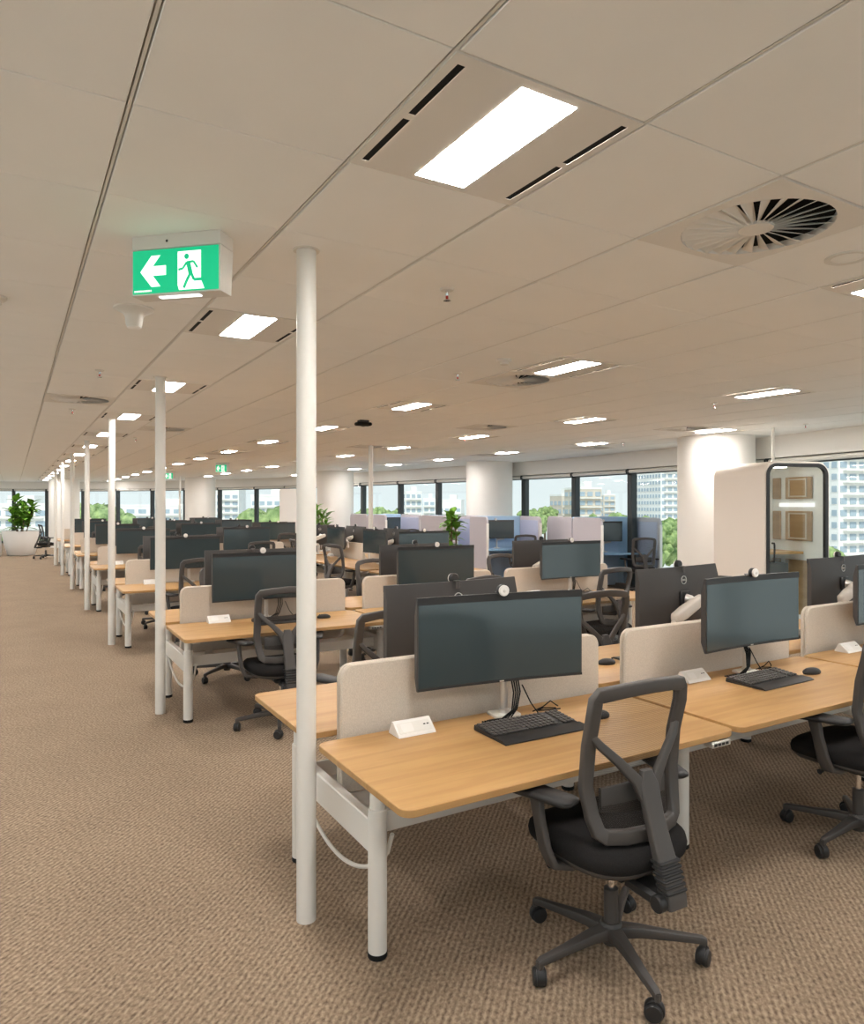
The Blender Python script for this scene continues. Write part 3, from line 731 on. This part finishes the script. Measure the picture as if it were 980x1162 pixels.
for r,Y in enumerate(ROWY):
    if r==2: ks=[0]
    elif r==3: ks=[0,1]
    else: ks=[0,1,2]
    det=2 if r<2 else (1 if r<4 else 0)
    bench_frame(X0,Y,0,len(ks),'white steel frame under the %s desk row from the camera'%ORD[r],r<4)
    for k in ks:
        wf='near side of %s row, %s'%(ORD[r],PLACE[k]); wr='far side of %s row, %s'%(ORD[r],PLACE[k])
        cf=(rnd.uniform(-.07,.07),rnd.uniform(-.05,.05),R(rnd.uniform(-9,9))); cr=(rnd.uniform(-.07,.07),rnd.uniform(-.12,.0),R(rnd.uniform(-9,9)))
        mf=mrr=None; bx_=.40
        if (r,k)==(0,0): cf=(.02,.01,R(-2)); mf=(.82,-.20,R(-8)); mrr=(.70,-.33,R(3)); cr=(-.04,-.20,R(185))
        if (r,k)==(0,1): cf=(.09,.05,R(2)); mf=(.87,-.25,R(0)); bx_=.52; mrr=(.645,-.33,R(5)); cr=(-.14,-.235,R(172))
        if (r,k)==(0,2): cf=None; mrr=(.55,-.30,R(3))
        if (r,k)==(1,0): cf=(-.13,.02,R(-3)); mf=(.74,-.22,R(-2))
        if (r,k)==(1,1): cf=(-.07,-.03,R(10))
        if (r,k)==(1,2): cf=(-.13,-.02,R(4))
        station(X0+PIT*k,Y,0,wf,('f',r,k),k==ks[-1],det,chair=cf,mon=mf,box=bx_)
        station(X0+PIT*k+DW,Y,pi,wr,('r',r,k),k==ks[-1],min(det,2),chair=cr,mon=mrr,reverse_leg=True)
# sideways bench in the middle of the room and the desks that close its ends
PX=5.26
bench_frame(PX,12.80,-pi/2,2,'white steel frame under the sideways turned bench',False)
for k,w in((0,'farther place'),(1,'nearer place')):
    yb_=12.80-PIT*k
    station(PX,yb_,-pi/2,'%s on aisle side of the sideways bench'%w,('s',0,k),k==1,1,chair=((.05,-.0,R(18)) if k==1 else (0,0,R(-8))))
    station(PX,yb_-DW,pi/2,'%s on window side of the sideways bench'%w,('s',1,k),k==1,1,chair=(0,0,R(6)),reverse_leg=True)
station(4.45,9.42,0,'short end of the sideways bench towards the camera',('e',0,0),True,1,panel=False,mon=(.86,-.20,R(-6)))
station(6.05,12.94,pi,'short end of the sideways bench away from the camera',('e',1,0),True,1,panel=False,mon=(.86,-.20,0))

# ------------------------------------------------------------------ felt focus pods by the window
def pod(px,d,ang,w,dep,label,furnish=True):
    o=ray(px,d); rz=ang-YAW
    t=empty('focus_pod',o,rz); tag(t,label,'work pod','felt focus pods')       # origin near-left corner, opening towards -y
    H=1.42
    for nm,x in(('left_screen',0),('right_screen',w)):
        a=MB(); a.slab((0,0,0),(dep,H-.06),.05,.10,.012,6,T=TR(x,dep/2,H/2+.03)@RY(90)@RZ(90)); a.build(nm,LAV,t)
        e=MB(); e.box((x,-.004,H/2),(.052,.012,H-.26),.004); e.build('edge_trim',POTM,t)
    b=MB(); b.box((w/2,dep-.03,H/2+.03),(w-.05,.05,H-.06),.008); b.build('back_screen',BLUE,t)
    for xx in(.031,w-.031):
        i=MB(); i.box((xx,dep/2,H/2+.02),(.012,dep-.16,H-.20),.003); i.build('inner_lining',LAVB,t)
    k=MB(); k.slab((w/2,dep-.40,.715),(w-.08,.66),.025,.02,.003,3); k.box((.1,dep-.3,.36),(.05,.5,.69),.004); k.box((w-.1,dep-.3,.36),(.05,.5,.69),.004); k.build('worktop',BLUEP,t)
    return t,rz
def in_pod(o,rz,x,y): return W((o.location.x,o.location.y),rz,x,y)
A=R(14)
pods=[(683,12.9,A,1.2,1.2,'felt focus pod with blue inside nearest the round column',True,True),
      (553,14.2,A,1.14,1.15,'felt focus pod beside the leafy plant with blue inside',True,False),
      (438,17.4,R(27),.95,1.2,'felt focus pod farthest along the windows',True,True),
      (518,15.6,R(35),.65,1.40,'narrow felt focus pod half hidden by the leafy plant',False,False)]
# each open pod has a second one back to back behind it
for i,(px,d,a,w,dep,l,fu,bb) in enumerate(pods):
    t,rz=pod(px,d,a,w,dep,l)
    if bb:
        ox,oy=in_pod(t,rz,w,2*dep+.05); t2,_=pod(490,1,a,w,dep,'felt focus pod facing away, behind '+('the one nearest the round column' if i==0 else 'the farthest open one')); t2.location=(ox,oy,0); t2.rotation_euler=(0,0,rz+pi)
    if not fu: continue
    x,y=in_pod(t,rz,w*.42,dep-.26); nm=['near pod by the round column','middle pod beside the plant','farthest pod along the windows'][i]
    PMP.put((x,y,.7275),rz,'wide monitor on pale arm inside the '+nm,'wide monitors')
    PW.put((x,y,1.14+.1975),rz,'white webcam on the monitor inside the '+nm,'webcams')
    x,y=in_pod(t,rz,w*.74,.15); PCH.put((x,y,0),rz+R(-12),'mesh swivel chair in the opening of the '+nm,'black mesh swivel chairs')

# ------------------------------------------------------------------ phone booth
def booth():
    o=ray(867,8.5); rz=R(13)-YAW; w,d,h=.92,1.0,2.19
    t=empty('phone_booth',o,rz); tag(t,'cream phone booth with rounded roof and dark framed glass door','phone booth')
    def rr(ins,y,r=.17): return [(w/2+p[0],y,h/2+p[1]) for p in rrect(w-2*ins,h-2*ins,max(r-ins,.02),8)]
    a=MB(); a.loft([rr(.065,0),rr(.012,0),rr(0,.012),rr(0,d-.012),rr(.012,d),rr(.065,d),rr(.065,d-.04),rr(.065,d-.04)],False,False)
    a=MB(); a.loft([rr(.025,.0),rr(.006,.0),rr(0,.008),rr(0,d-.01),rr(.01,d)],False,True); a.build('shell',BOOTHM,t,ang=40)
    f=MB(); f.loft([rr(.025,.015),rr(.025,-.012),rr(.068,-.012),rr(.068,.03),rr(.025,.03)],False,False); f.build('door_frame',DARK2,t)
    g=MB(); g.loft([rr(.067,.004),rr(.067,.010)]); g.build('glass_door',GLASS,t)
    hd=MB(); hd.tube([(.10,-.01,.98),(.10,-.045,.98),(.10,-.05,1.0),(.10,-.05,1.18),(.10,-.045,1.2),(.10,-.01,1.2)],.011,10); hd.build('door_handle',DARK2,t)
    l=MB(); l.loft([rr(.03,.035),rr(.03,d-.03)],False,True); l.build('lining',CEILM,t)
    p=MB()
    for z0,z1 in((.25,.95),(1.20,1.58),(1.74,2.02)):
        p=MB(); p.box((w/2-.06,d-.05,(z0+z1)/2),(.42,.03,z1-z0),.006); p.build('timber_panel',TIMBER,t)
        p=MB(); p.box((w-.05,d*.46,(z0+z1)/2),(.03,.46,z1-z0),.006); p.build('timber_panel',TIMBER,t)
        p=MB(); p.box((w-.05,d*.86,(z0+z1)/2),(.03,.14,z1-z0),.006); p.build('timber_panel',TIMBER,t)
    for z0,z1 in((1.20,1.58),(1.74,2.02)):
        q=MB()
        for y in(d*.46-.15,d*.46+.15): q.box((w-.07,y,(z0+z1)/2),(.012,.02,z1-z0-.06))
        for z in(z0+.03,z1-.03): q.box((w-.07,d*.46,z),(.012,.32,.02))
        q.build('panel_moulding',CONC2,t); q=MB()
        for x in(w/2-.18,w/2+.06): q.box((x,d-.072,(z0+z1)/2),(.02,.012,z1-z0-.06))
        for z in(z0+.03,z1-.03): q.box((w/2-.06,d-.072,z),(.26,.012,.02))
        q.build('panel_moulding',CONC2,t)
    s=MB(); s.slab((w/2,d-.36,1.05),(w-.12,.58),.03,.02,.003,3); s.build('shelf',WOOD,t)
    s=MB(); s.box((w/2,d-.22,.80),(w-.10,.30,.20),.01); s.build('wall_seat_back',DARK,t)
    s=MB(); s.box((w-.05,d*.5,1.66),(.02,.62,.05),.004); s.build('light_bar',BOOTHB,t)
    s=MB(); s.lathe([(.001,0),(.11,0),(.11,.02),(.001,.02)],24,T=TR(w/2,.35,h-.06)); s.build('added_fill_disc',BOOTH_FILL,t)  # added glowing disc that lifts the dark interior
    s=MB(); s.box((.23,d-.07,1.28),(.07,.02,.15),.004); s.box((.70,d-.07,1.28),(.15,.02,.12),.004); s.build('control_panel',HOUSE,t)
booth()

# ------------------------------------------------------------------ plants
def leaf(mb,base,az,el,L,w):
    pts=[]; n=5
    T=TR(*base)@M.Rotation(az,4,'Z')@M.Rotation(-el,4,'Y')
    vs=[]; fs=[]
    for i in range(n+1):
        q=i/n; ww=w*sin(pi*min(1,.12+q*.9))**.8*(.55+.6*q) if i<n else .004
        z=-L*.28*q*q
        vs+=[(L*q,-ww,z+.18*ww),(L*q,0,z-.02*L),(L*q,ww,z+.18*ww)]
    for i in range(n):
        for e in(0,1): fs.append((3*i+e,3*i+e+1,3*i+e+4,3*i+e+3))
    mb.add(vs,fs,T)
def plant(loc,label,pot_r,pot_h,top,spread,n,leafL,leafW,seed):
    r_=random.Random(seed); t=empty('potted_plant',loc); tag(t,label,'plant')
    p=MB(); p.lathe([(.001,0),(pot_r*.62,0),(pot_r*.70,.02),(pot_r*.88,pot_h*.45),(pot_r*.98,pot_h*.85),(pot_r,pot_h),(pot_r*.93,pot_h),(pot_r*.90,pot_h*.9),(.001,pot_h*.9)],40); p.build('pot',POTM,t,ang=50)
    s=MB(); s.lathe([(.001,pot_h*.93),(pot_r*.90,pot_h*.915)],24,caps=False); s.build('soil',SOIL,t)
    st=MB(); lf=MB(); ns=5
    stems=[]
    for i in range(ns):
        a=2*pi*i/ns+r_.uniform(-.3,.3); k=spread*r_.uniform(.25,.7); hh=top*r_.uniform(.82,1)
        P=[(cos(a)*pot_r*.25,sin(a)*pot_r*.25,pot_h*.9),(cos(a)*(pot_r*.3+k*.4),sin(a)*(pot_r*.3+k*.4),pot_h+(hh-pot_h)*.5),(cos(a)*k,sin(a)*k,hh-.1)]
        st.tube(P,[.018,.014,.006],6); stems.append(P)
    st.build('stem',BARK,t)
    for i in range(n):
        P=stems[i%ns]; q=r_.uniform(.12,1); a,b,c=[V(x) for x in P]
        pt=(a.lerp(b,q*2) if q<.5 else b.lerp(c,q*2-1))
        az=r_.uniform(0,2*pi); leaf(lf,pt,az,r_.uniform(-.1,1.25),leafL*r_.uniform(.7,1.15),leafW*r_.uniform(.75,1.1))
    lf.build('foliage',LEAF,t,ang=70)
plant(ray(24,23.4),'big bushy fig plant in a large white pot at the aisle end',.56,.80,1.92,.55,190,.34,.11,5)
plant(ray(513,13.2),'upright leafy fig plant standing before the felt pods',.24,.55,1.70,.10,90,.22,.085,6)
plant(ray(362,18.5),'leafy plant beside the round column, partly behind the near pole',.25,.5,1.85,.3,110,.26,.06,8)

# mobile whiteboard, far table, chair by the aisle end
o=ray(331,18.3); wb=empty('mobile_whiteboard',o,-YAW+R(10)); tag(wb,'tall white mobile board before the far windows','whiteboard')
b=MB(); b.slab((0,0,0),(.62,1.75),.03,.03,.006,5,T=TR(0,0,1.2)@RX(90)); b.build('board',POTM,wb)
for sx in(-1,1):
    b=MB(); b.box((sx*.25,0,.2),(.04,.03,.35),.004); b.box((sx*.25,0,.03),(.04,.5,.04),.006); b.build('leg',WHITE,wb)
tb=empty('meeting_table',(-1.05,27.6,0),0); tag(tb,'white table at the left edge behind the big plant','table')
b=MB(); b.slab((0,0,.72),(1.6,.8),.03,.06,.004,5); b.build('tabletop',POTM,tb)
for sx in(-1,1):
    for sy in(-1,1):
        b=MB(); b.lathe([(.001,0),(.025,0),(.025,.71),(.001,.71)],14,T=TR(sx*.7,sy*.32,0)); b.build('leg',SILVER,tb)
PCH.put((.88,25.0,0),R(-80),'black mesh swivel chair standing loose beyond the last desk row','black mesh swivel chairs')
PCH.put((-1.0,26.9,0),R(5),'black mesh swivel chair at the white table behind the big plant','black mesh swivel chairs')

# ------------------------------------------------------------------ city outside
g=MB(); g.box((60,90,-20.5),(900,900,1)); tag(g.build('ground_outside',GROUND),kind='structure')
def tower(px,d,w,dep,top,label,m,fl=3.1,nx=5,rot=0,base=-20):
    o=ray(px,d,0); t=empty('apartment_building',(o.x,o.y,base),-YAW+R(rot)); tag(t,label,'building','city buildings')
    H=top-base
    a=MB(); a.box((0,0,H/2),(w,dep,H)); a.build('walls',m,t)
    r=MB(); r.box((0,0,H+.3),(w*1.02,dep*1.02,.6)); r.box((w*.1,0,H+1.4),(w*.3,dep*.4,2.2)); r.build('roof',CONC,t)
    k=int(H/fl)
    for i in range(k):
        z=fl*(i+.55)
        if z+base<-14 : continue
        b=MB()
        for j in range(nx):
            ww=w/nx; b.box((-w/2+ww*(j+.5),-dep/2,z),(ww*.66,.3,fl*.50))
        dd=dep/nx
        for j in range(nx): b.box((-w/2,-dep/2+dd*(j+.5),z),(.3,dd*.62,fl*.5))
        b.build('window_row',WINB,t)
        s=MB(); s.box((0,-dep/2-.5,z-fl*.45),(w*.9,1.2,.25)); s.build('balcony',CONC,t)
tower(766,330,30,24,74,'tall pale apartment tower behind the first round column',CONC,3.0,10,14)
tower(958,190,30,20,74,'tall glassy apartment tower seen right of the booth',CONC,3.0,9,22)
tower(661,210,7.5,9,6.2,'beige mid rise block seen above the felt pods',CONC2,2.6,3,15)
tower(640,230,6,9,4.5,'lower beige block left of the beige mid rise',CONC2,2.6,3,15)
tower(688,330,5.5,8,6.0,'small brown block behind the trees beyond the pods',CONC2,2.6,2,5)
tower(467,260,6,9,6,'pale block seen through the window left of the second column',CONC,2.6,3,10)
tower(512,280,9,9,3.2,'low pale block seen beside the second column',CONC,2.6,4,-10)
tower(487,300,5,8,4,'small pale block by the window mullion near the plant',CONC,2.6,2,0)
tower(312,240,13,10,4.5,'white terrace building above the green hill',CONC,2.6,5,-8)
tower(345,260,16,10,2.0,'low white building right of the green hill',CONC,2.6,5,-8)
tower(183,230,26,12,1.2,'low grey roofed building seen past the far desks',CONC,2.6,7,0)
tower(262,280,9,10,7.5,'pale hazy block beside the fourth column',CONC,2.6,3,0)
tower(20,180,22,12,1.5,'low white building outside the far left windows',CONC,2.6,6,0)
def tree(px,d,z,r,label,seed,sq=.8):
    o=ray(px,d,0); rr_=random.Random(seed); t=empty('tree',(o.x,o.y,-20)); tag(t,label,'tree','trees outside')
    c=MB(); h=z+20
    for i in range(75):
        a=rr_.uniform(0,2*pi); e=rr_.uniform(-.5,1); k=r*.9*sqrt(max(0,1-e*e*.8))
        c.sphere((cos(a)*k*rr_.uniform(.5,1),sin(a)*k*rr_.uniform(.5,1),h-r*sq+e*r*sq*.75),r*rr_.uniform(.13,.25),8,6)
    ob=c.build('crown',TREE,t,ang=90)
    # roughen the crown
    for v in ob.data.vertices:
        v.co+=V((rr_.uniform(-1,1),rr_.uniform(-1,1),rr_.uniform(-1,1)))*r*.035
    k=MB(); k.lathe([(r*.1,0),(r*.06,max(1,h-r*1.2))],8); k.build('trunk',BARK,t)
for a in [(308,62,1.6,5.2,'round bright green tree seen through the far middle window',1),
 (690,120,.4,5.5,'green tree below the beige mid rise block',4),(718,110,-.2,6,'green tree beside the tall pale tower',5),(735,130,-1.0,6,'green tree at foot of the tall pale tower',6),
 (600,200,.2,5,'hazy tree seen above the middle pod',8),(618,210,1.2,5,'taller hazy tree beside the beige block',9),
 (425,190,1.0,9,'hazy tree clump seen left of the inner pole',10),(440,200,.6,9,'hazy tree clump seen right of the inner pole',11),
 
 (8,60,-.6,4,'green tree outside at the far left window',17),(105,100,2,7,'pale tree outside between the poles',18),
 (925,80,-3,5,'green tree outside low beside the booth',19),(770,140,-1,7,'green tree behind the first column',21)]:
    tree(*a)

# ------------------------------------------------------------------ light and camera
wd=bpy.data.worlds.new('sky'); sc.world=wd; wd.use_nodes=True; nt=wd.node_tree
bg=nt.nodes['Background']
tc=nt.nodes.new('ShaderNodeTexCoord'); sx=nt.nodes.new('ShaderNodeSeparateXYZ'); rp=nt.nodes.new('ShaderNodeValToRGB')
nz=nt.nodes.new('ShaderNodeTexNoise'); nz.inputs['Scale'].default_value=3.5; nz.inputs['Detail'].default_value=5
mr=nt.nodes.new('ShaderNodeMath'); mr.operation='MULTIPLY_ADD'; mr.inputs[1].default_value=.12
nt.links.new(tc.outputs['Generated'],sx.inputs[0]); nt.links.new(tc.outputs['Generated'],nz.inputs['Vector'])
nt.links.new(nz.outputs[0],mr.inputs[0]); nt.links.new(sx.outputs['Z'],mr.inputs[2]); nt.links.new(mr.outputs[0],rp.inputs[0])
e=rp.color_ramp.elements; e[0].position=0; e[0].color=(.86,.90,.90,1); e[1].position=.6; e[1].color=(.62,.76,.92,1)
nt.links.new(rp.outputs[0],bg.inputs[0]); bg.inputs[1].default_value=1.02
su=bpy.data.lights.new('sun','SUN'); su.energy=3.0; su.angle=R(3); su.color=(1,.96,.9); so=bpy.data.objects.new('sun',su); COL.objects.link(so); so.rotation_euler=(R(38),R(-8),R(-25))

cam=bpy.data.cameras.new('camera'); co=bpy.data.objects.new('camera',cam); COL.objects.link(co)
cam.sensor_fit='HORIZONTAL'; cam.sensor_width=36; cam.lens=36*804/980; cam.shift_y=-(581-573)/980; cam.clip_start=.05; cam.clip_end=2000
co.location=(0,0,EYE); co.rotation_euler=(R(90),0,-YAW); sc.camera=co
vs_=sc.view_settings; vs_.view_transform='Standard'; vs_.look='None'; vs_.exposure=.11; vs_.gamma=1; vs_.use_curve_mapping=False
sc.cycles.diffuse_bounces=7; sc.cycles.max_bounces=14; sc.cycles.transparent_max_bounces=24
